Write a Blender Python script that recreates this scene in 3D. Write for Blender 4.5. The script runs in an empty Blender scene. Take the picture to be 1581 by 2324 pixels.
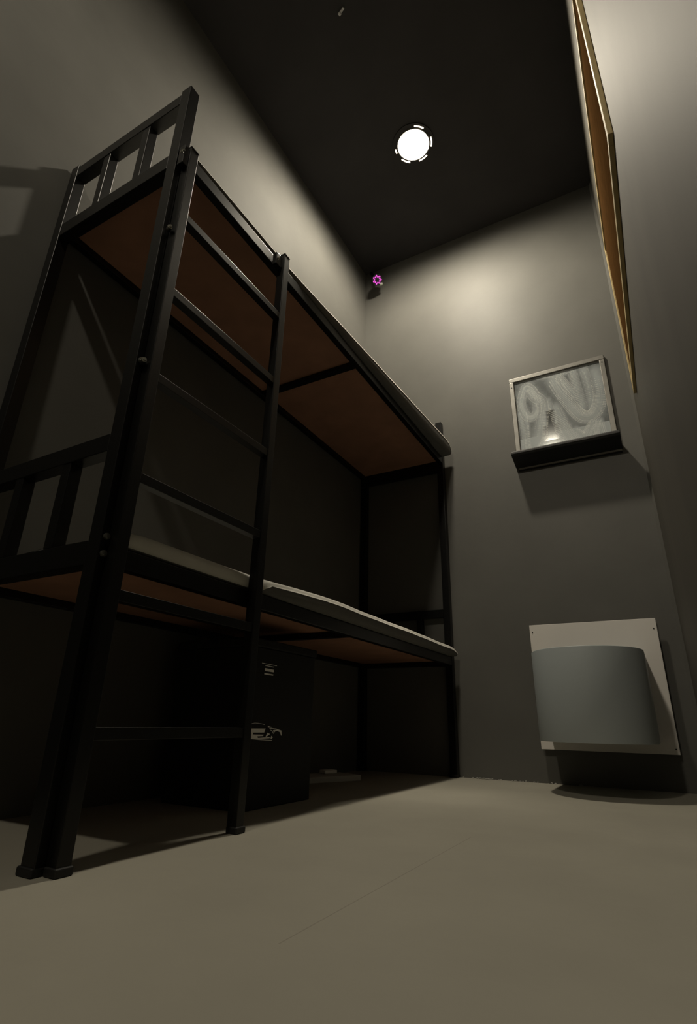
import bpy, bmesh, math, random
from mathutils import Vector, Matrix, noise
random.seed(7)
S = bpy.context.scene
COL = S.collection

# ------------------------------------------------------------------ camera
F_PX, PITCH, ROLL, YAW = 1211.38, .3727, .0231, .5139
cam_d = bpy.data.cameras.new('camera'); cam = bpy.data.objects.new('camera', cam_d); COL.objects.link(cam)
cy, sy = math.cos(YAW), math.sin(YAW)
f0 = Vector((-sy, cy, 0)); r0 = Vector((cy, sy, 0)); u0 = Vector((0, 0, 1))
cp, sp = math.cos(PITCH), math.sin(PITCH)
fw = f0*cp + u0*sp; up = u0*cp - f0*sp
cr, sr = math.cos(ROLL), math.sin(ROLL)
rt = r0*cr + up*sr; up2 = up*cr - r0*sr
M = Matrix((rt, up2, -fw)).transposed().to_4x4(); M.translation = Vector((0, 0, .24))
cam.matrix_world = M
cam_d.sensor_fit = 'HORIZONTAL'; cam_d.sensor_width = 36; cam_d.lens = 36*F_PX/1581
cam_d.clip_start = .01
S.camera = cam

# ------------------------------------------------------------------ world, exposure
w = bpy.data.worlds.new('world'); S.world = w; w.use_nodes = True
w.node_tree.nodes['Background'].inputs[0].default_value = (0, 0, 0, 1)
w.node_tree.nodes['Background'].inputs[1].default_value = 0
S.view_settings.view_transform = 'Standard'; S.view_settings.look = 'None'
S.view_settings.gamma = 1; S.view_settings.use_curve_mapping = False
S.view_settings.exposure = 0.0
S.cycles.use_denoising = True
S.cycles.max_bounces = 8; S.cycles.diffuse_bounces = 5
S.cycles.caustics_reflective = True
S.cycles.blur_glossy = 0.2
S.cycles.sample_clamp_indirect = 0
LAMP_POWER = 14.0          # glow of the two ceiling lamp lenses
SPOT_A, SPOT_B = 205.0, 130.0   # watts of the light each ceiling lamp throws into the room
SPOT_BLEND = .55
LAMP_A = (-.751, 1.995)
LAMP_B = (-.66, -.74)
LAMP_RGB = (1, .90, .72)

# ------------------------------------------------------------------ room dimensions
XL, XR, YF, YN, H = -1.443, .12, 2.741, -1.7, 3.367

# ------------------------------------------------------------------ materials
def mat(name, rgb, rough=.6, metal=0, spec=.5, var=0, vscale=8, bump=0, bscale=60, coat=0, stretch=None):
    m = bpy.data.materials.new(name); m.use_nodes = True
    nt = m.node_tree; b = nt.nodes['Principled BSDF']
    b.inputs['Base Color'].default_value = (*rgb, 1); b.inputs['Roughness'].default_value = rough
    b.inputs['Metallic'].default_value = metal; b.inputs['Specular IOR Level'].default_value = spec
    b.inputs['Coat Weight'].default_value = coat
    tc = nt.nodes.new('ShaderNodeTexCoord'); src = tc.outputs['Object']
    if stretch:
        mp = nt.nodes.new('ShaderNodeMapping'); mp.inputs['Scale'].default_value = stretch
        nt.links.new(src, mp.inputs[0]); src = mp.outputs[0]
    if var:
        n = nt.nodes.new('ShaderNodeTexNoise'); n.inputs['Scale'].default_value = vscale; n.inputs['Detail'].default_value = 6
        nt.links.new(src, n.inputs['Vector'])
        r = nt.nodes.new('ShaderNodeValToRGB')
        r.color_ramp.elements[0].position = .3; r.color_ramp.elements[1].position = .7
        r.color_ramp.elements[0].color = (*[c*(1-var) for c in rgb], 1)
        r.color_ramp.elements[1].color = (*[min(1, c*(1+var)) for c in rgb], 1)
        nt.links.new(n.outputs['Fac'], r.inputs[0]); nt.links.new(r.outputs[0], b.inputs['Base Color'])
    if bump:
        n2 = nt.nodes.new('ShaderNodeTexNoise'); n2.inputs['Scale'].default_value = bscale; n2.inputs['Detail'].default_value = 5
        nt.links.new(src, n2.inputs['Vector'])
        bp = nt.nodes.new('ShaderNodeBump'); bp.inputs['Strength'].default_value = bump; bp.inputs['Distance'].default_value = .004
        nt.links.new(n2.outputs['Fac'], bp.inputs['Height']); nt.links.new(bp.outputs[0], b.inputs['Normal'])
    return m

def emit(name, rgb, s):
    m = bpy.data.materials.new(name); m.use_nodes = True; nt = m.node_tree
    nt.nodes.remove(nt.nodes['Principled BSDF'])
    e = nt.nodes.new('ShaderNodeEmission'); e.inputs[0].default_value = (*rgb, 1); e.inputs[1].default_value = s
    nt.links.new(e.outputs[0], nt.nodes['Material Output'].inputs[0]); return m

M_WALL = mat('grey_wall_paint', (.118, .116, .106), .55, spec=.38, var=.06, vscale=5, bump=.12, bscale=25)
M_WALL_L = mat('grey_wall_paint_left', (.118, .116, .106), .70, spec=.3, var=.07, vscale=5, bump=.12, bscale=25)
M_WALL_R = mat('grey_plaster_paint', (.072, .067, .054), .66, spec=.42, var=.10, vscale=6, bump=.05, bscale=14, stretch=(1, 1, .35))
M_NEAR = mat('bounce_damping_dark', (.02, .02, .02), .8)  # for the near wall, out of view; kept dark to cut bounced light
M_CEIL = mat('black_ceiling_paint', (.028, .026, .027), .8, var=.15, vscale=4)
M_STEEL = mat('black_powder_coated_steel', (.004, .004, .0036), .34, spec=.38, bump=.02, bscale=220)
M_CAP = mat('black_rubber', (.008, .008, .008), .6)
M_BOARD = mat('brown_fibre_board', (.36, .185, .115), .8, var=.12, vscale=9)
M_SHEET = mat('pale_grey_sheet', (.62, .61, .55), .8, var=.05, vscale=12, bump=.3, bscale=60)
M_MATT = mat('grey_mattress_cover', (.13, .128, .118), .85, var=.06, vscale=12, bump=.4, bscale=80)
M_CHROME = mat('galvanised_bolt', (.6, .6, .55), .3, 1)
M_PLATE = mat('pale_wall_plate', (.80, .765, .72), .5, var=.03, vscale=4)
M_BASIN = mat('slate_grey_painted_metal', (.43, .475, .49), .45, spec=.5, bump=.05, bscale=10)
M_PINE = mat('pine_wood', (.50, .38, .17), .55, var=.15, vscale=14, stretch=(6, 1, 1))
M_CORK = mat('brown_pinboard', (.075, .038, .014), 1, spec=0, var=.15, vscale=20)
M_FRAME = mat('brushed_steel', (.22, .215, .20), .42, .8, var=.1, vscale=30)
M_BLACK = mat('black_plastic', (.006, .006, .006), .5)
M_FLANGE = mat('pale_metal_edge', (.35, .34, .31), .5)
M_BOX = mat('black_box_card', (.004, .004, .004), .75)
M_PRINT = mat('silver_print', (.95, .94, .9), .5)
M_GREYBOX = mat('grey_card', (.55, .54, .5), .8)
M_WHITE = mat('white_foam', (.95, .94, .9), .8)
M_LENS = emit('lamp_lens_glow', LAMP_RGB, LAMP_POWER)
M_SLOT = emit('lamp_slot_glow', (1, .82, .6), 6)
M_IR = emit('infrared_led_glow', (1, .12, .8), .9)
M_DARKGLASS = mat('dark_lens_glass', (.01, .002, .02), .08, coat=1)
M_CLIP = mat('pale_grey_plastic', (.55, .55, .55), .5)
M_WHT = mat('camera_highlight_tone', (.45, .47, .40), .5)  # tone of the highlight on the security camera

# floor: worn concrete with one thin joint and a few specks
def floor_mat():
    m = mat('worn_concrete_floor', (.30, .285, .235), .7, var=.07, vscale=3, bump=.15, bscale=30)
    nt = m.node_tree; b = nt.nodes['Principled BSDF']
    col = b.inputs['Base Color'].links[0].from_socket
    geo = nt.nodes.new('ShaderNodeNewGeometry')
    sep = nt.nodes.new('ShaderNodeSeparateXYZ'); nt.links.new(geo.outputs['Position'], sep.inputs[0])
    wob = nt.nodes.new('ShaderNodeTexNoise'); wob.inputs['Scale'].default_value = 3
    def mth(op, a, bb=None, c=None):
        n = nt.nodes.new('ShaderNodeMath'); n.operation = op
        for i, v in enumerate((a, bb, c)):
            if v is None: continue
            if isinstance(v, (int, float)): n.inputs[i].default_value = v
            else: nt.links.new(v, n.inputs[i])
        return n.outputs[0]
    d = mth('ABSOLUTE', mth('ADD', mth('ADD', sep.outputs['X'], .429), mth('MULTIPLY', mth('SUBTRACT', wob.outputs['Fac'], .5), .004)))
    line = mth('LESS_THAN', d, .0011)
    seg = mth('MULTIPLY', mth('GREATER_THAN', sep.outputs['Y'], .62), mth('LESS_THAN', sep.outputs['Y'], 1.36))
    fac = mth('MULTIPLY', mth('MULTIPLY', line, seg), .35)
    mx = nt.nodes.new('ShaderNodeMix'); mx.data_type = 'RGBA'
    nt.links.new(fac, mx.inputs['Factor']); nt.links.new(col, mx.inputs['A']); mx.inputs['B'].default_value = (.12, .10, .08, 1)
    sn = nt.nodes.new('ShaderNodeTexNoise'); sn.inputs['Scale'].default_value = 38; sn.inputs['Detail'].default_value = 2
    nt.links.new(geo.outputs['Position'], sn.inputs['Vector'])
    sf = mth('MULTIPLY', mth('GREATER_THAN', sn.outputs['Fac'], .80), .5)
    mx2 = nt.nodes.new('ShaderNodeMix'); mx2.data_type = 'RGBA'
    nt.links.new(sf, mx2.inputs['Factor']); nt.links.new(mx.outputs['Result'], mx2.inputs['A']); mx2.inputs['B'].default_value = (.10, .08, .06, 1)
    nt.links.new(mx2.outputs['Result'], b.inputs['Base Color'])
    return m
M_FLOOR = floor_mat()

# ------------------------------------------------------------------ mesh helpers
def link(name, bm, m, parent=None, bevel=0, smooth=False, seg=3, loc=None):
    me = bpy.data.meshes.new(name); bmesh.ops.recalc_face_normals(bm, faces=bm.faces[:]); bm.to_mesh(me); bm.free()
    o = bpy.data.objects.new(name, me); COL.objects.link(o); me.materials.append(m)
    if smooth:
        for p in me.polygons: p.use_smooth = True
    if bevel:
        md = o.modifiers.new('bevel', 'BEVEL'); md.width = bevel; md.segments = seg; md.limit_method = 'ANGLE'
    if parent:
        o.parent = parent; o.matrix_parent_inverse = Matrix.Translation(-parent.location)
    return o

def box(bm, x0, x1, y0, y1, z0, z1):
    v = [bm.verts.new((x, y, z)) for x in (x0, x1) for y in (y0, y1) for z in (z0, z1)]
    for q in ((0, 1, 3, 2), (4, 6, 7, 5), (0, 4, 5, 1), (2, 3, 7, 6), (0, 2, 6, 4), (1, 5, 7, 3)):
        bm.faces.new([v[i] for i in q])
    return bm
def B(*a): return box(bmesh.new(), *a)

def cyl(bm, c, axis, r, h, n=24, r2=None):
    """cylinder from c along axis for h"""
    axis = Vector(axis).normalized(); c = Vector(c)
    q = axis.to_track_quat('Z', 'Y').to_matrix().to_4x4()
    mt = Matrix.Translation(c + axis*h/2) @ q
    bmesh.ops.create_cone(bm, cap_ends=True, segments=n, radius1=r, radius2=r if r2 is None else r2, depth=h, matrix=mt)
    return bm

def thing(name, label, cat, loc, group=None):
    o = bpy.data.objects.new(name, None); COL.objects.link(o); o.location = loc; o.empty_display_size = .1
    o['label'] = label; o['category'] = cat
    if group: o['group'] = group
    return o
def tag(o, label, cat, group=None):
    o['label'] = label; o['category'] = cat
    if group: o['group'] = group
    return o
def struct(name, bm, m, **k):
    o = link(name, bm, m, **k); o['kind'] = 'structure'; return o

# ------------------------------------------------------------------ setting
T = .12
struct('floor', B(XL-T, XR+T, YN-T, YF+T, -T, 0), M_FLOOR)
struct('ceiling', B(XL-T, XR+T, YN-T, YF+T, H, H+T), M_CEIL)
struct('wall_left', B(XL-T, XL, YN-T, YF+T, 0, H), M_WALL_L)
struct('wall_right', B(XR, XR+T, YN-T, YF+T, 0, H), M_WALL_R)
struct('wall_far', B(XL, XR, YF, YF+T, 0, H), M_WALL)
struct('wall_near', B(XL, XR, YN-T, YN, 0, H), M_NEAR)
# paint bead in the right far corner
bm = bmesh.new(); n = 60
rows = []
for i in range(n+1):
    z = H*i/n; s = .012 + .003*noise.noise(Vector((0, 0, z*4)))
    rows.append([bm.verts.new((XR-s, YF, z)), bm.verts.new((XR, YF-s*1.6, z)), bm.verts.new((XR, YF, z))])
for a, b_ in zip(rows, rows[1:]):
    for k in range(3): bm.faces.new((a[k], a[(k+1) % 3], b_[(k+1) % 3], b_[k]))
bm.faces.new(rows[0]); bm.faces.new(rows[-1])
struct('trim_1', bm, M_WALL)

# ------------------------------------------------------------------ bunk bed
BX0, BX1 = -.937, -.901      # front posts
WX0, WX1 = -1.437, -1.400    # wall side posts
NY0, NY1 = .622, .656        # near posts
FY0, FY1 = 2.700, 2.735      # far posts
PT = 1.930
bed = thing('bunk_bed', 'black steel two-tier bunk bed standing against the left wall', 'bunk bed', (-1.17, 1.67, 0))
for (x0, x1) in ((BX0, BX1), (WX0, WX1)):
    for (y0, y1) in ((NY0, NY1), (FY0, FY1)):
        p = link('post', B(x0, x1, y0, y1, .012, PT), M_STEEL, bed, bevel=.0018)
        link('foot_cap', B(x0-.004, x1+.0005, y0-.004, y1+.004, 0, .014), M_CAP, p, bevel=.003)
        p.name = 'post'
def end_frame(y0, y1, zt, zb, deck):
    link('top_rail', B(WX1, BX0, y0, y1, zt-.042, zt), M_STEEL, bed, bevel=.0018)
    for xr in (-1.058, -1.233):
        link('slat', B(xr-.030, xr, y0+.002, y1-.002, zb, zt-.040), M_STEEL, bed, bevel=.0025)
    link('end_rail', B(WX1, BX0, y0, y1, zb-.05, zb+deck), M_STEEL, bed, bevel=.0018)
end_frame(NY0, NY1, 1.915, 1.660, 0)
end_frame(FY0, FY1, 1.915, 1.660, .028)
end_frame(NY0, NY1, .800, .560, 0)
end_frame(FY0, FY1, .800, .560, 0)
for zt, zb in ((1.690, 1.650), (.553, .513)):
    link('side_rail', B(BX1-.026, BX1-.001, NY1, FY0, zb, zt), M_STEEL, bed, bevel=.0018)
    link('side_rail', B(WX0+.002, WX0+.028, NY1, FY0, zb, zt), M_STEEL, bed, bevel=.0018)
    link('cross_bar', B(WX0+.028, BX1-.026, 1.645, 1.675, zb, zb+.020), M_STEEL, bed, bevel=.002)
    d = link('bunk_board', B(WX0+.029, BX1-.027, NY1+.001, FY0-.001, zb+.021, zb+.033), M_BOARD, bed)
    d['label'] = 'red-brown fibre board base of the bunk'
# mattresses
def mattress(name, zb, prof, label, drape=0, back=-1.405, y0=.66, y1=2.698):
    """prof(t) -> front x, thickness ; rounded slab"""
    bm = bmesh.new(); n = 60; m = 22; rows = []
    for i in range(n+1):
        t = i/n; y = y0 + (y1-y0)*t; xf, th = prof(t)
        endr = min(1, min(t, 1-t)*22); th2 = th*(.55+.45*math.sqrt(max(0, 1-(1-endr)**2)))
        r = min(th2*.45, .017); pts = []
        # cross section loop: bottom back -> bottom front -> rounded front -> top -> back
        pts.append((back, zb)); pts.append((BX1-.03, zb))
        for k in range(10):
            a = -math.pi/2 + math.pi*(k-(k > 4))/8
            pts.append((xf-r+r*math.cos(a), zb+.001+(r if k < 5 else th2-r) + r*math.sin(a)))
        for k in range(1, m-9):
            u = k/(m-9)
            z = zb+th2 + .006*noise.noise(Vector((u*3, y*4, zb*5)))*math.sin(u*math.pi)
            pts.append((xf-r+(back-(xf-r))*u, z))
        pts.append((back, zb+th2))
        rows.append([bm.verts.new((x, y, z)) for x, z in pts])
    L = len(rows[0])
    for a, b_ in zip(rows, rows[1:]):
        for k in range(L): bm.faces.new((a[k], a[(k+1) % L], b_[(k+1) % L], b_[k]))
    bm.faces.new(rows[0]); bm.faces.new(rows[-1])
    # the pale sheet lies over the top and the upper shoulder
    sb = bmesh.new(); K = range(3, L-1)
    off = [[sb.verts.new((v if k > 7 or i/n < drape else r_[7]).co + Vector((.0012 if k < 16 else 0, 0, .0012))) for k, v in enumerate(r_) if k in K] for i, r_ in enumerate(rows)]
    for a, b_ in zip(off, off[1:]):
        for k in range(len(a)-1): sb.faces.new((a[k], a[k+1], b_[k+1], b_[k]))
    o = link(name, bm, M_MATT, smooth=True)
    sh_ = link('sheet', sb, M_SHEET, o, smooth=True); sh_['label'] = 'pale sheet over the mattress top'
    tag(o, label, 'mattress'); return o
def wob(y, s, a): return a*noise.noise(Vector((y*s, 2.3, 1.1)))
def swell(t): return max(0, t-.23)/.77
def prof_u(t): return (-.9035+.060*swell(t)**.9+wob(t, 9, .003)*(t > .25), .016+.064*t+wob(t, 7, .003))
def prof_l(t): return (-.9035+.034*min(1, swell(t)*6)+wob(t, 8, .003)*(t > .25), .040+.008*math.sin(math.pi*t)+wob(t, 9, .005))
mattress('mattress', 1.6915, prof_u, 'thin grey mattress on the upper bunk, overhanging at its far end')
mattress('mattress', .5545, prof_l, 'grey mattress on the lower bunk with a lit front edge', drape=.235)

# ladder
lad = thing('ladder', 'black six-rung steel ladder fixed to the near end of the bunk bed', 'ladder', (-.886, .87, 0))
LX0, LX1 = -.900, -.872
def lrail(y0, y1, zt):
    s = link('side_rail', B(LX0, LX1, y0, y1, .012, zt), M_STEEL, lad, bevel=.0016)
    link('foot_cap', B(LX0+.0005, LX1+.004, y0-.003, y1+.003, 0, .014), M_CAP, s, bevel=.003)
    link('end_cap', B(LX0+.0005, LX1+.001, y0-.001, y1+.001, zt, zt+.004), M_CAP, s, bevel=.0015)
lrail(.640, .667, 1.672)
lrail(1.070, 1.097, 1.700)
for z in (1.452, 1.207, .960, .713, .465, .220):
    link('rung', B(LX0+.003, LX1-.002, .667, 1.070, z-.022, z), M_STEEL, lad, bevel=.0012)
link('bracket', B(LX0+.0008, LX1-.006, .624, .640, 1.60, 1.668), M_STEEL, lad, bevel=.002)
link('bracket', B(LX0+.001, LX1-.010, 1.040, 1.070, 1.640, 1.688), M_STEEL, lad, bevel=.002)
for (y, z) in ((.630, 1.645), (.634, 1.375), (.634, .975), (1.052, 1.665)):
    bm = bmesh.new(); x = LX1-.012
    cyl(bm, (x-.012, y, z), (1, -.4, 0), .006, .014, 12); cyl(bm, (x, y-.004, z), (1, -.4, 0), .0035, .006, 6)
    o = link('bolt', bm, M_CHROME, lad); o['label'] = 'shiny bolt head'

# ladder fixing bolts beside the near front post
for z in (.98, .565, .53):
    bm = bmesh.new(); cyl(bm, (BX1+.0015, .632, z), (1, 0, 0), .0065, .006, 12); cyl(bm, (BX1+.004, .632, z), (1, 0, 0), .004, .004, 6)
    o = link('bolt', bm, M_CHROME, lad); o['label'] = 'shiny bolt head'


# ------------------------------------------------------------------ ceiling lamps
def lamp(x, y, label, watts, zc=H):
    t = thing('ceiling_lamp', label, 'ceiling lamp', (x, y, zc), 'round recessed ceiling lamps')
    bm = bmesh.new(); cyl(bm, (x, y, zc-.006), (0, 0, 1), .120, .006, 64); link('flange', bm, M_CEIL, t)
    bm = bmesh.new(); N = 64
    # thin collar ring round the lens
    for k in range(N):
        a0, a1 = 2*math.pi*k/N, 2*math.pi*(k+1)/N
        P = lambda r, a, z: bm.verts.new((x+r*math.cos(a), y+r*math.sin(a), z))
        for (ra, za, rb, zb2) in ((.090, zc-.010, .095, zc-.010), (.095, zc-.010, .095, zc-.006), (.090, zc-.006, .090, zc-.010)):
            bm.faces.new((P(ra, a0, za), P(rb, a0, zb2), P(rb, a1, zb2), P(ra, a1, za)))
    bmesh.ops.remove_doubles(bm, verts=bm.verts, dist=1e-5); link('collar', bm, M_FRAME, t)
    bm = bmesh.new(); bmesh.ops.create_circle(bm, cap_ends=True, radius=.090, segments=64, matrix=Matrix.Translation((x, y, zc-.0085)))
    bm.faces.ensure_lookup_table()
    o = link('lens', bm, M_LENS, t); o['label'] = 'glowing white round lens'
    if o.data.polygons[0].normal.z > 0: o.data.flip_normals()
    for k, (a, hw) in enumerate(((310, 15), (18, 15), (78, 15), (138, 15), (186, 7))):
        bm = bmesh.new(); prev = None
        for i in range(9):
            q = math.radians(a-hw + 2*hw*i/8)
            cur = [bm.verts.new((x+r*math.cos(q), y+r*math.sin(q), z)) for r, z in ((.101, zc-.0075), (.108, zc-.0075), (.108, zc-.0055), (.101, zc-.0055))]
            if prev:
                for j in range(4): bm.faces.new((prev[j], prev[(j+1) % 4], cur[(j+1) % 4], cur[j]))
            else: bm.faces.new(cur)
            prev = cur
        bm.faces.new(prev); link('light_slot', bm, M_SLOT, t)
    ld = bpy.data.lights.new('lamp_light', 'SPOT'); ld.energy = watts; ld.color = LAMP_RGB
    ld.spot_size = math.pi; ld.spot_blend = SPOT_BLEND; ld.shadow_soft_size = .08
    lo = bpy.data.objects.new('lamp_light', ld); COL.objects.link(lo); lo.location = (0, 0, -.012); lo.parent = t
    return t
lamp(*LAMP_A, 'bright round ceiling lamp over the middle of the cell, ringed by small lit slots', SPOT_A)
lamp(*LAMP_B, 'round ceiling lamp behind the viewpoint, lighting the near end of the floor', SPOT_B)

# ------------------------------------------------------------------ security camera in the corner
cc = Vector((-1.305, 2.652, 3.183)); toC = (Vector((0, 0, .24)) - cc).normalized()
sc = thing('security_camera', 'small dark camera with a ring of pink glowing dots in the far upper corner', 'security camera', cc)
bm = bmesh.new(); bmesh.ops.create_uvsphere(bm, u_segments=32, v_segments=20, radius=.038, matrix=Matrix.Translation(cc - toC*.012))
link('housing', bm, M_BLACK, sc, smooth=True)
bm = bmesh.new(); cyl(bm, cc - toC*.006, toC, .037, .028, 32); link('face_ring', bm, M_BLACK, sc)
bm = bmesh.new(); cyl(bm, cc + toC*.022, toC, .008, .003, 20); link('lens', bm, M_DARKGLASS, sc)
sx = toC.cross(Vector((0, 0, 1))).normalized(); sz = sx.cross(toC)
for k in range(14):
    a = 2*math.pi*k/14; rr = .0270 if k % 2 else .0200
    p = cc + toC*.022 + sx*rr*math.cos(a) + sz*rr*math.sin(a)
    bm = bmesh.new(); bmesh.ops.create_uvsphere(bm, u_segments=10, v_segments=6, radius=.0062, matrix=Matrix.Translation(p))
    link('infrared_led', bm, M_IR, sc)
bm = bmesh.new(); cyl(bm, cc - toC*.03, (-.1, .08, .19), .010, .19, 16)
link('bracket', bm, M_BLACK, sc)
bm = bmesh.new(); bmesh.ops.create_uvsphere(bm, u_segments=16, v_segments=10, radius=.014, matrix=Matrix.Translation(cc + toC*.010 - sx*.026 - sz*.028))
link('highlight_ball', bm, M_WHT, sc, smooth=True)  # pale ball standing in for the greenish-white highlight on the camera

# pale clip on the ceiling
bm = bmesh.new(); box(bm, -.018, .018, -.005, .005, -.008, 0); box(bm, -.018, -.006, -.007, .007, -.012, -.006)
o = link('ceiling_clip', bm, M_CLIP, bevel=.001); o.location = (-.809, 1.252, H); o.rotation_euler[2] = math.radians(-20)
tag(o, 'small pale clip fixed to the black ceiling near its top edge', 'clip')

# ------------------------------------------------------------------ pinboard on the right wall
pb = thing('pinboard', 'brown pinboard in a pale pine frame, hung high on the right wall', 'pinboard', (XR, 1.75, 1.641))
Y0, Y1, Z0, Z1 = 1.104, 2.400, 1.641, 2.500; FT, FW = .013, .035
link('cork_panel', B(XR-.007, XR, Y0+.01, Y1-.01, Z0+.01, Z1-.01), M_CORK, pb)
link('frame_side', B(XR-FT, XR, Y0, Y0+FW, Z0, Z1), M_PINE, pb, bevel=.002)
link('frame_side', B(XR-FT, XR, Y1-FW, Y1, Z0, Z1), M_PINE, pb, bevel=.002)
link('frame_rail', B(XR-FT, XR, Y0+FW, Y1-FW, Z0, Z0+FW), M_PINE, pb, bevel=.002)
link('frame_rail', B(XR-FT, XR, Y0+FW, Y1-FW, Z1-FW, Z1), M_PINE, pb, bevel=.002)

# ------------------------------------------------------------------ mirror with shelf on the far wall
MX0, MX1, MZ0, MZ1 = -.488, .018, 1.590, 2.112
mi = thing('wall_mirror', 'streaky mirror in a steel frame above a black shelf on the far wall', 'mirror', (-.235, YF, 1.54))
def smear_data():
    NU, NV = 230, 240
    import numpy as np
    A = np.zeros((NV, NU)); Wd = np.zeros((NV, NU))
    quad = [(200, 370), (1000, 175), (1105, 825), (262, 995)]
    def q2uv(px, py):
        # invert bilinear by iteration
        u = v = .5
        for _ in range(30):
            x = (1-u)*(1-v)*quad[0][0]+u*(1-v)*quad[1][0]+u*v*quad[2][0]+(1-u)*v*quad[3][0]
            y = (1-u)*(1-v)*quad[0][1]+u*(1-v)*quad[1][1]+u*v*quad[2][1]+(1-u)*v*quad[3][1]
            u += (px-x)/850; v += (py-y)/650 - (px-x)*-.0
            v += .0
            # correct for shear
        return u, v
    gy, gx = np.mgrid[0:NV, 0:NU]; gx = gx/(NU-1); gy = gy/(NV-1)
    def stroke(pts, width, lines, bright):
        uv = [q2uv(*p) for p in pts]
        # catmull-rom
        P = [uv[0]]+uv+[uv[-1]]; path = []
        for i in range(1, len(P)-2):
            p0, p1, p2, p3 = [np.array(a) for a in P[i-1:i+3]]
            for k in range(14):
                t = k/14
                path.append(.5*((2*p1)+(-p0+p2)*t+(2*p0-5*p1+4*p2-p3)*t*t+(-p0+3*p1-3*p2+p3)*t**3))
        path = np.array(path); tan = np.gradient(path, axis=0); tan /= (np.linalg.norm(tan, axis=1)[:, None]+1e-9)
        nor = np.stack([-tan[:, 1], tan[:, 0]], 1)
        for l in range(lines):
            off = (l/(max(1, lines-1))-.5)*width; br = bright*random.uniform(.15, 1)
            a, b_ = sorted((random.uniform(0, .2), random.uniform(.75, 1)))
            Q = path[int(a*len(path)):max(2, int(b_*len(path)))] + nor[int(a*len(path)):max(2, int(b_*len(path)))]*off
            for (qx, qy) in Q:
                x0, x1 = int((qx-.02)*NU), int((qx+.02)*NU)+1; y0, y1 = int((qy-.02)*NV), int((qy+.02)*NV)+1
                x0, y0 = max(0, x0), max(0, y0)
                if x1 <= x0 or y1 <= y0 or x0 >= NU or y0 >= NV: continue
                sub = (gx[y0:y1, x0:x1]-qx)**2+(gy[y0:y1, x0:x1]-qy)**2
                A[y0:y1, x0:x1] = np.maximum(A[y0:y1, x0:x1], br*np.exp(-sub/(.0034**2)))
        for (qx, qy) in path:
            sub = (gx-qx)**2+(gy-qy)**2
            np.maximum(Wd, np.exp(-sub/((width*.62)**2)), out=Wd)
    stroke([(300, 420), (270, 540), (330, 640), (420, 600), (400, 450), (320, 400), (280, 500)], .10, 10, .8)
    stroke([(340, 400), (400, 470), (470, 520), (470, 640), (430, 800)], .13, 10, .6)
    stroke([(580, 330), (650, 430), (760, 560), (850, 620), (950, 590), (1000, 450), (960, 260)], .14, 12, .9)
    stroke([(760, 260), (800, 400), (850, 560)], .10, 9, .7)
    stroke([(860, 250), (900, 380), (930, 560)], .10, 9, .6)
    stroke([(620, 300), (700, 380), (800, 480)], .10, 8, .6)
    stroke([(530, 500), (500, 640), (480, 800), (400, 900), (330, 880), (320, 720), (300, 600)], .06, 6, 1)
    stroke([(540, 530), (600, 680), (660, 840), (720, 880)], .07, 8, .9)
    stroke([(600, 560), (680, 700), (760, 800), (830, 850), (900, 780), (950, 650)], .12, 10, .7)
    stroke([(780, 720), (850, 760), (900, 700), (940, 640)], .08, 7, .8)
    stroke([(980, 640), (960, 740), (930, 800)], .05, 5, 1)
    stroke([(1000, 640), (1020, 720), (1060, 800)], .05, 4, .8)
    stroke([(250, 620), (290, 760), (300, 900)], .06, 6, .8)
    stroke([(450, 300), (600, 290), (760, 240)], .09, 7, .5)
    stroke([(300, 950), (480, 930), (640, 900)], .05, 7, 1)
    out = []
    for j in range(NV):
        for i in range(NU):
            n1 = noise.noise(Vector((i*.02, j*.02, 3)))*.5+.5; n2 = noise.noise(Vector((i*.11, j*.11, 8)))*.5+.5
            film = .22 + .50*Wd[j, i]*(.6+.5*n1) + .1*n2
            film = min(.93, film*(1+.25*(j/NV)))
            if j/NV > .72: film = max(film, .90)
            # clear wedge between the wiping strokes
            cu, cv = i/(NU-1), j/(NV-1)
            d = abs(cu-.37+.05*(cv-.7))/.055 * (1 if cv < .62 else .55)
            if .45 < cv < .80 and d < 1: film *= .10+.9*d**3*1
            if cv > .88 and n2 > .55: film *= .8
            out.append((min(1, A[j, i]), film))
    return NU, NV, out
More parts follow.
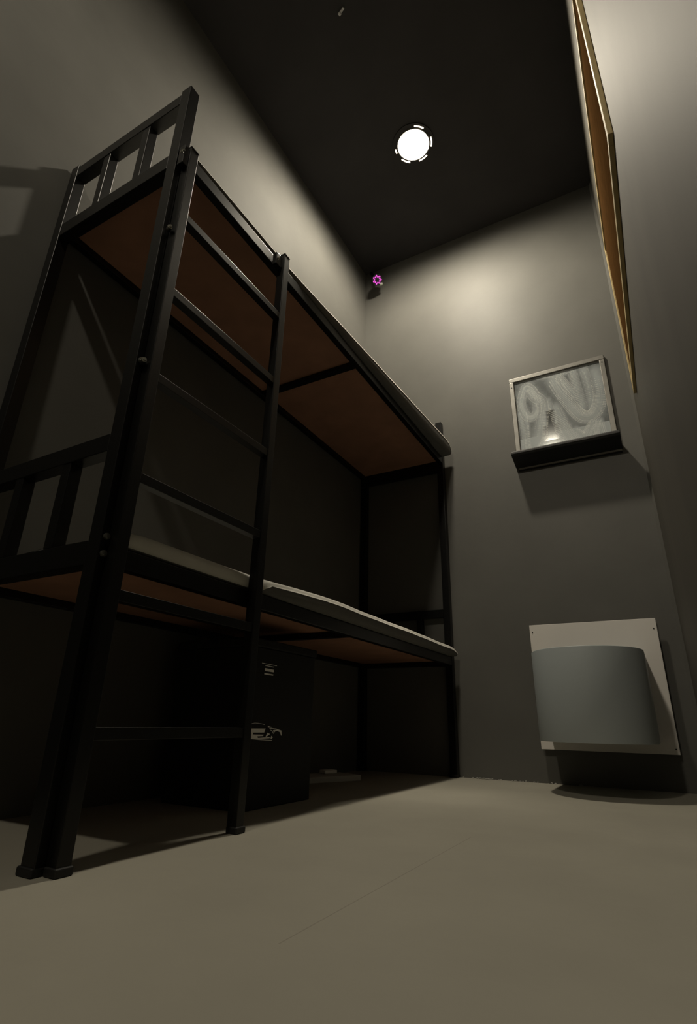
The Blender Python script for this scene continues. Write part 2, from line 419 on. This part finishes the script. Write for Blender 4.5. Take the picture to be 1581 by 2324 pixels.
def build_glass():
    NU, NV, data = smear_data()
    x0, x1, z0, z1 = MX0+.026, MX1-.026, MZ0-.02, MZ1-.026; y = YF-.006
    verts = []; faces = []
    for j in range(NV):
        for i in range(NU): verts.append((x0+(x1-x0)*i/(NU-1), y, z1+(z0-z1)*j/(NV-1)))
    for j in range(NV-1):
        for i in range(NU-1):
            a = j*NU+i; faces.append((a, a+NU, a+NU+1, a+1))
    me = bpy.data.meshes.new('mirror_glass'); me.from_pydata(verts, [], faces)
    at = me.color_attributes.new('film', 'FLOAT_COLOR', 'POINT')
    fl = []
    for a, b_ in data: fl += [a, b_, 0, 1]
    at.data.foreach_set('color', fl)
    m = bpy.data.materials.new('smeared_mirror'); m.use_nodes = True; nt = m.node_tree
    p = nt.nodes['Principled BSDF']; out = nt.nodes['Material Output']
    p.inputs['Base Color'].default_value = (.86, .88, .87, 1); p.inputs['Metallic'].default_value = 1; p.inputs['Roughness'].default_value = .06
    d = nt.nodes.new('ShaderNodeBsdfPrincipled'); d.inputs['Base Color'].default_value = (.40, .44, .455, 1); d.inputs['Roughness'].default_value = .6
    d2 = nt.nodes.new('ShaderNodeBsdfPrincipled'); d2.inputs['Base Color'].default_value = (.97, .99, .93, 1); d2.inputs['Roughness'].default_value = .7
    at_n = nt.nodes.new('ShaderNodeVertexColor'); at_n.layer_name = 'film'
    sep = nt.nodes.new('ShaderNodeSeparateColor'); nt.links.new(at_n.outputs[0], sep.inputs[0])
    m1 = nt.nodes.new('ShaderNodeMixShader'); m2 = nt.nodes.new('ShaderNodeMixShader')
    nt.links.new(sep.outputs[1], m1.inputs[0]); nt.links.new(p.outputs[0], m1.inputs[1]); nt.links.new(d.outputs[0], m1.inputs[2])
    mu = nt.nodes.new('ShaderNodeMath'); mu.operation = 'MULTIPLY'; mu.inputs[1].default_value = .95
    nt.links.new(sep.outputs[0], mu.inputs[0])
    nt.links.new(mu.outputs[0], m2.inputs[0]); nt.links.new(m1.outputs[0], m2.inputs[1]); nt.links.new(d2.outputs[0], m2.inputs[2])
    nt.links.new(m2.outputs[0], out.inputs[0])
    me.materials.append(m)
    o = bpy.data.objects.new('mirror_glass', me); COL.objects.link(o); o.parent = mi; o.matrix_parent_inverse = Matrix.Translation(-mi.location)
    o['label'] = 'mirror glass smeared with pale wiping streaks'
    # backing
    link('backing', B(x0-.004, x1+.004, y+.001, YF, z0, z1+.004), M_BLACK, mi)
build_glass()
fy0 = YF-.016
link('frame_side', B(MX0, MX0+.026, fy0, YF, MZ0-.02, MZ1-.026), M_FRAME, mi, bevel=.003)
link('frame_side', B(MX1-.026, MX1, fy0, YF, MZ0-.02, MZ1-.026), M_FRAME, mi, bevel=.003)
link('frame_rail', B(MX0, MX1, fy0, YF, MZ1-.026, MZ1), M_FRAME, mi, bevel=.003)
# shelf: wedge body, front lip, pale wall flange
def prism_x(prof, x0, x1):
    bm = bmesh.new(); a = [bm.verts.new((x0, y, z)) for y, z in prof]; b_ = [bm.verts.new((x1, y, z)) for y, z in prof]
    bm.faces.new(a); bm.faces.new(b_[::-1])
    for k in range(len(prof)): bm.faces.new((a[k], a[(k+1) % len(prof)], b_[(k+1) % len(prof)], b_[k]))
    return bm
SH = YF
sh = link('shelf', prism_x([(SH, 1.570), (SH-.105, 1.590), (SH-.113, 1.596), (SH-.118, 1.590), (SH-.118, 1.578), (SH-.108, 1.570), (SH-.012, 1.541), (SH, 1.541)], MX0-.008, MX1+.010), M_BLACK, mi, bevel=.002)
sh['label'] = 'black shelf under the mirror'
link('wall_flange', B(MX0+.004, MX1+.006, YF-.010, YF, 1.529, 1.541), M_FLANGE, mi, bevel=.001)
link('shelf_shadow_strip', B(MX0+.004, MX1+.006, YF-.012, YF, 1.524, 1.529), M_BLACK, mi)  # black strip modelled in for the thin shadow line under the shelf
for (x, z) in ((MX0+.013, MZ1-.06), (MX1-.013, MZ1-.045)):
    bm = bmesh.new(); cyl(bm, (x, fy0-.0015, z), (0, 1, 0), .0035, .002, 12); link('screw', bm, M_BLACK, mi)

# ------------------------------------------------------------------ half-round basin on a pale plate
ba = thing('wash_basin', 'slate grey half-round wall basin on a pale square plate', 'basin', (-.245, YF, .17))
PY = YF-.032
pl = link('back_plate', B(-.508, .030, PY, PY+.006, .140, .690), M_PLATE, ba, bevel=.001); pl['label'] = 'pale square back plate'
link('wall_spacer', B(-.42, -.06, PY+.006, YF, .20, .62), M_BLACK, ba)
for (x, z) in ((-.495, .655), (.017, .645), (.018, .16)):
    bm = bmesh.new(); cyl(bm, (x, PY-.0015, z), (0, 1, 0), .003, .003, 10); link('screw', bm, M_CAP, ba)
def uloop(inset, zz):
    x0, x1, yb, yc, yf = -.457+inset, -.033-inset, PY, 2.45, 2.222+inset
    pts = [(x0, yb)]
    for k in range(33):
        a = math.pi*k/32
        pts.append(((x0+x1)/2 - (x1-x0)/2*math.cos(a)*1.0, yc-(yc-yf)*math.sin(a)**.95))
    pts.append((x1, yb)); return [(x, y, zz) for x, y in pts]
bm = bmesh.new()
outer_b = [bm.verts.new(p) for p in uloop(0, .183)]; outer_t = [bm.verts.new(p) for p in uloop(0, .523)]
inner_t = [bm.verts.new(p) for p in uloop(.010, .523)]; inner_b = [bm.verts.new(p) for p in uloop(.03, .30)]
for A_, B_ in ((outer_b, outer_t), (outer_t, inner_t), (inner_t, inner_b)):
    for k in range(len(A_)-1): bm.faces.new((A_[k], A_[k+1], B_[k+1], B_[k]))
bm.faces.new(outer_b)
bo = link('body', bm, M_BASIN, ba, bevel=.002)
for p in bo.data.polygons: p.use_smooth = abs(p.normal.z) < .3
bm = bmesh.new(); vv = [bm.verts.new(p) for p in uloop(.03, .30)]; bm.faces.new(vv)
link('bowl_floor', bm, M_BASIN, ba)
bm = bmesh.new(); cyl(bm, (-.245, 2.48, .3005), (0, 0, 1), .022, .004, 24); link('drain', bm, M_FRAME, ba)

# ------------------------------------------------------------------ things under the bed
bx = thing('storage_box', 'black box printed with a silver sports car, under the lower bunk', 'box', (-1.21, 1.475, 0))
link('body', B(-1.36, -1.050, 1.305, 1.645, 0, .445), M_BOX, bx, bevel=.004)
link('lid', B(-1.366, -1.045, 1.300, 1.650, .445, .470), M_BOX, bx, bevel=.004)
def print_poly(bm, pts, z_off=0):
    vs = [bm.verts.new((-1.0490, y, z)) for y, z in pts]; 
    f = bm.faces.new(vs); r = bmesh.ops.extrude_face_region(bm, geom=[f])
    bmesh.ops.translate(bm, verts=[v for v in r['geom'] if isinstance(v, bmesh.types.BMVert)], vec=(.0006, 0, 0))
import math as _m
# pixel of the print -> point on the plane of the box face
def onface(q):
    d = fw + rt*((q[0]-790.5)/F_PX) - up2*((q[1]-1162)/F_PX); t = -1.049/d.x
    return (d.y*t, .24+d.z*t)
ZX, ZY, K = 540, 1480, 9.684
def zp(*pts): return [onface((ZX+x/K, ZY+y/K)) for x, y in pts]
bm = bmesh.new()
def ribbon(pts, wd):
    P = zp(*pts)
    for (a, b_) in zip(P, P[1:]):
        dy, dz = b_[0]-a[0], b_[1]-a[1]; l = math.hypot(dy, dz)+1e-9; ny, nz = -dz/l*wd/2, dy/l*wd/2
        print_poly(bm, [(a[0]+ny, a[1]+nz), (b_[0]+ny, b_[1]+nz), (b_[0]-ny, b_[1]-nz), (a[0]-ny, a[1]-nz)])
ribbon([(240, 1600), (310, 1568), (370, 1557), (450, 1562), (520, 1575), (580, 1592)], .0012)     # roof line
print_poly(bm, zp((262, 1680), (600, 1680), (570, 1768), (330, 1768), (322, 1810), (560, 1815), (545, 1845), (420, 1850), (430, 1885), (690, 1868), (690, 1892), (470, 1905), (280, 1905), (292, 1800)))
ribbon([(285, 1905), (500, 1925), (745, 1940)], .0016)
print_poly(bm, zp((640, 1770), (700, 1800), (620, 1862), (600, 1862)))
print_poly(bm, zp((655, 1622), (700, 1640), (760, 1655), (655, 1645)))
ribbon([(690, 1680), (740, 1680), (840, 1692), (950, 1735)], .0022)
print_poly(bm, zp((765, 1715), (860, 1705), (950, 1738), (955, 1830), (940, 1835), (920, 1760), (870, 1738), (820, 1740), (785, 1770)))
ribbon([(715, 1715), (750, 1740), (775, 1790)], .0018)
print_poly(bm, zp((730, 1840), (760, 1870), (735, 1905), (710, 1900)))
o = link('car_print', bm, M_PRINT, bx); o['label'] = 'silver print of a sports car side'
bm = bmesh.new()
for q in (((528, 232), (850, 295), (850, 308), (528, 245)), ((595, 285), (790, 325), (785, 340), (600, 303)),
          ((590, 350), (780, 388), (782, 445), (585, 412)), ((578, 455), (772, 490), (768, 518), (575, 488))):
    print_poly(bm, zp(*q))
o = link('label_print', bm, M_PRINT, bx); o['label'] = 'small striped silver label'

tray = link('flat_box', B(-.145, .145, -.05, .10, 0, .022), M_GREYBOX, bevel=.002)
tray.location = (-1.295, 2.165, 0); tray.rotation_euler[2] = math.radians(68)
tag(tray, 'low grey card box lying on the floor behind the car-print box', 'box')
bm = B(-.034, .034, -.012, .03, 0, .014)
o = link('foam_block', bm, M_WHITE, bevel=.003); o.location = (-1.33, 2.24, .0225); o.rotation_euler[2] = math.radians(68)
tag(o, 'small white block resting on the low grey box', 'block')

# crumbled plaster at the foot of the far wall
bm = bmesh.new()
for k in range(70):
    x = random.uniform(-.885, -.30) if k % 3 else random.uniform(-.82, -.76)
    y = YF - abs(random.gauss(0, .006)) - .002; s = random.uniform(.0012, .004)
    mt = Matrix.Translation((x, y-s, s*.8)) @ Matrix.Rotation(random.uniform(0, 6), 4, 'Z') @ Matrix.Diagonal((random.uniform(.8, 3)*s, s, s*.8, 1))
    bmesh.ops.create_icosphere(bm, subdivisions=1, radius=1, matrix=mt)
o = link('plaster_crumbs', bm, M_FLANGE); o['kind'] = 'stuff'
tag(o, 'pale plaster crumbs along the foot of the far wall', 'crumbs')
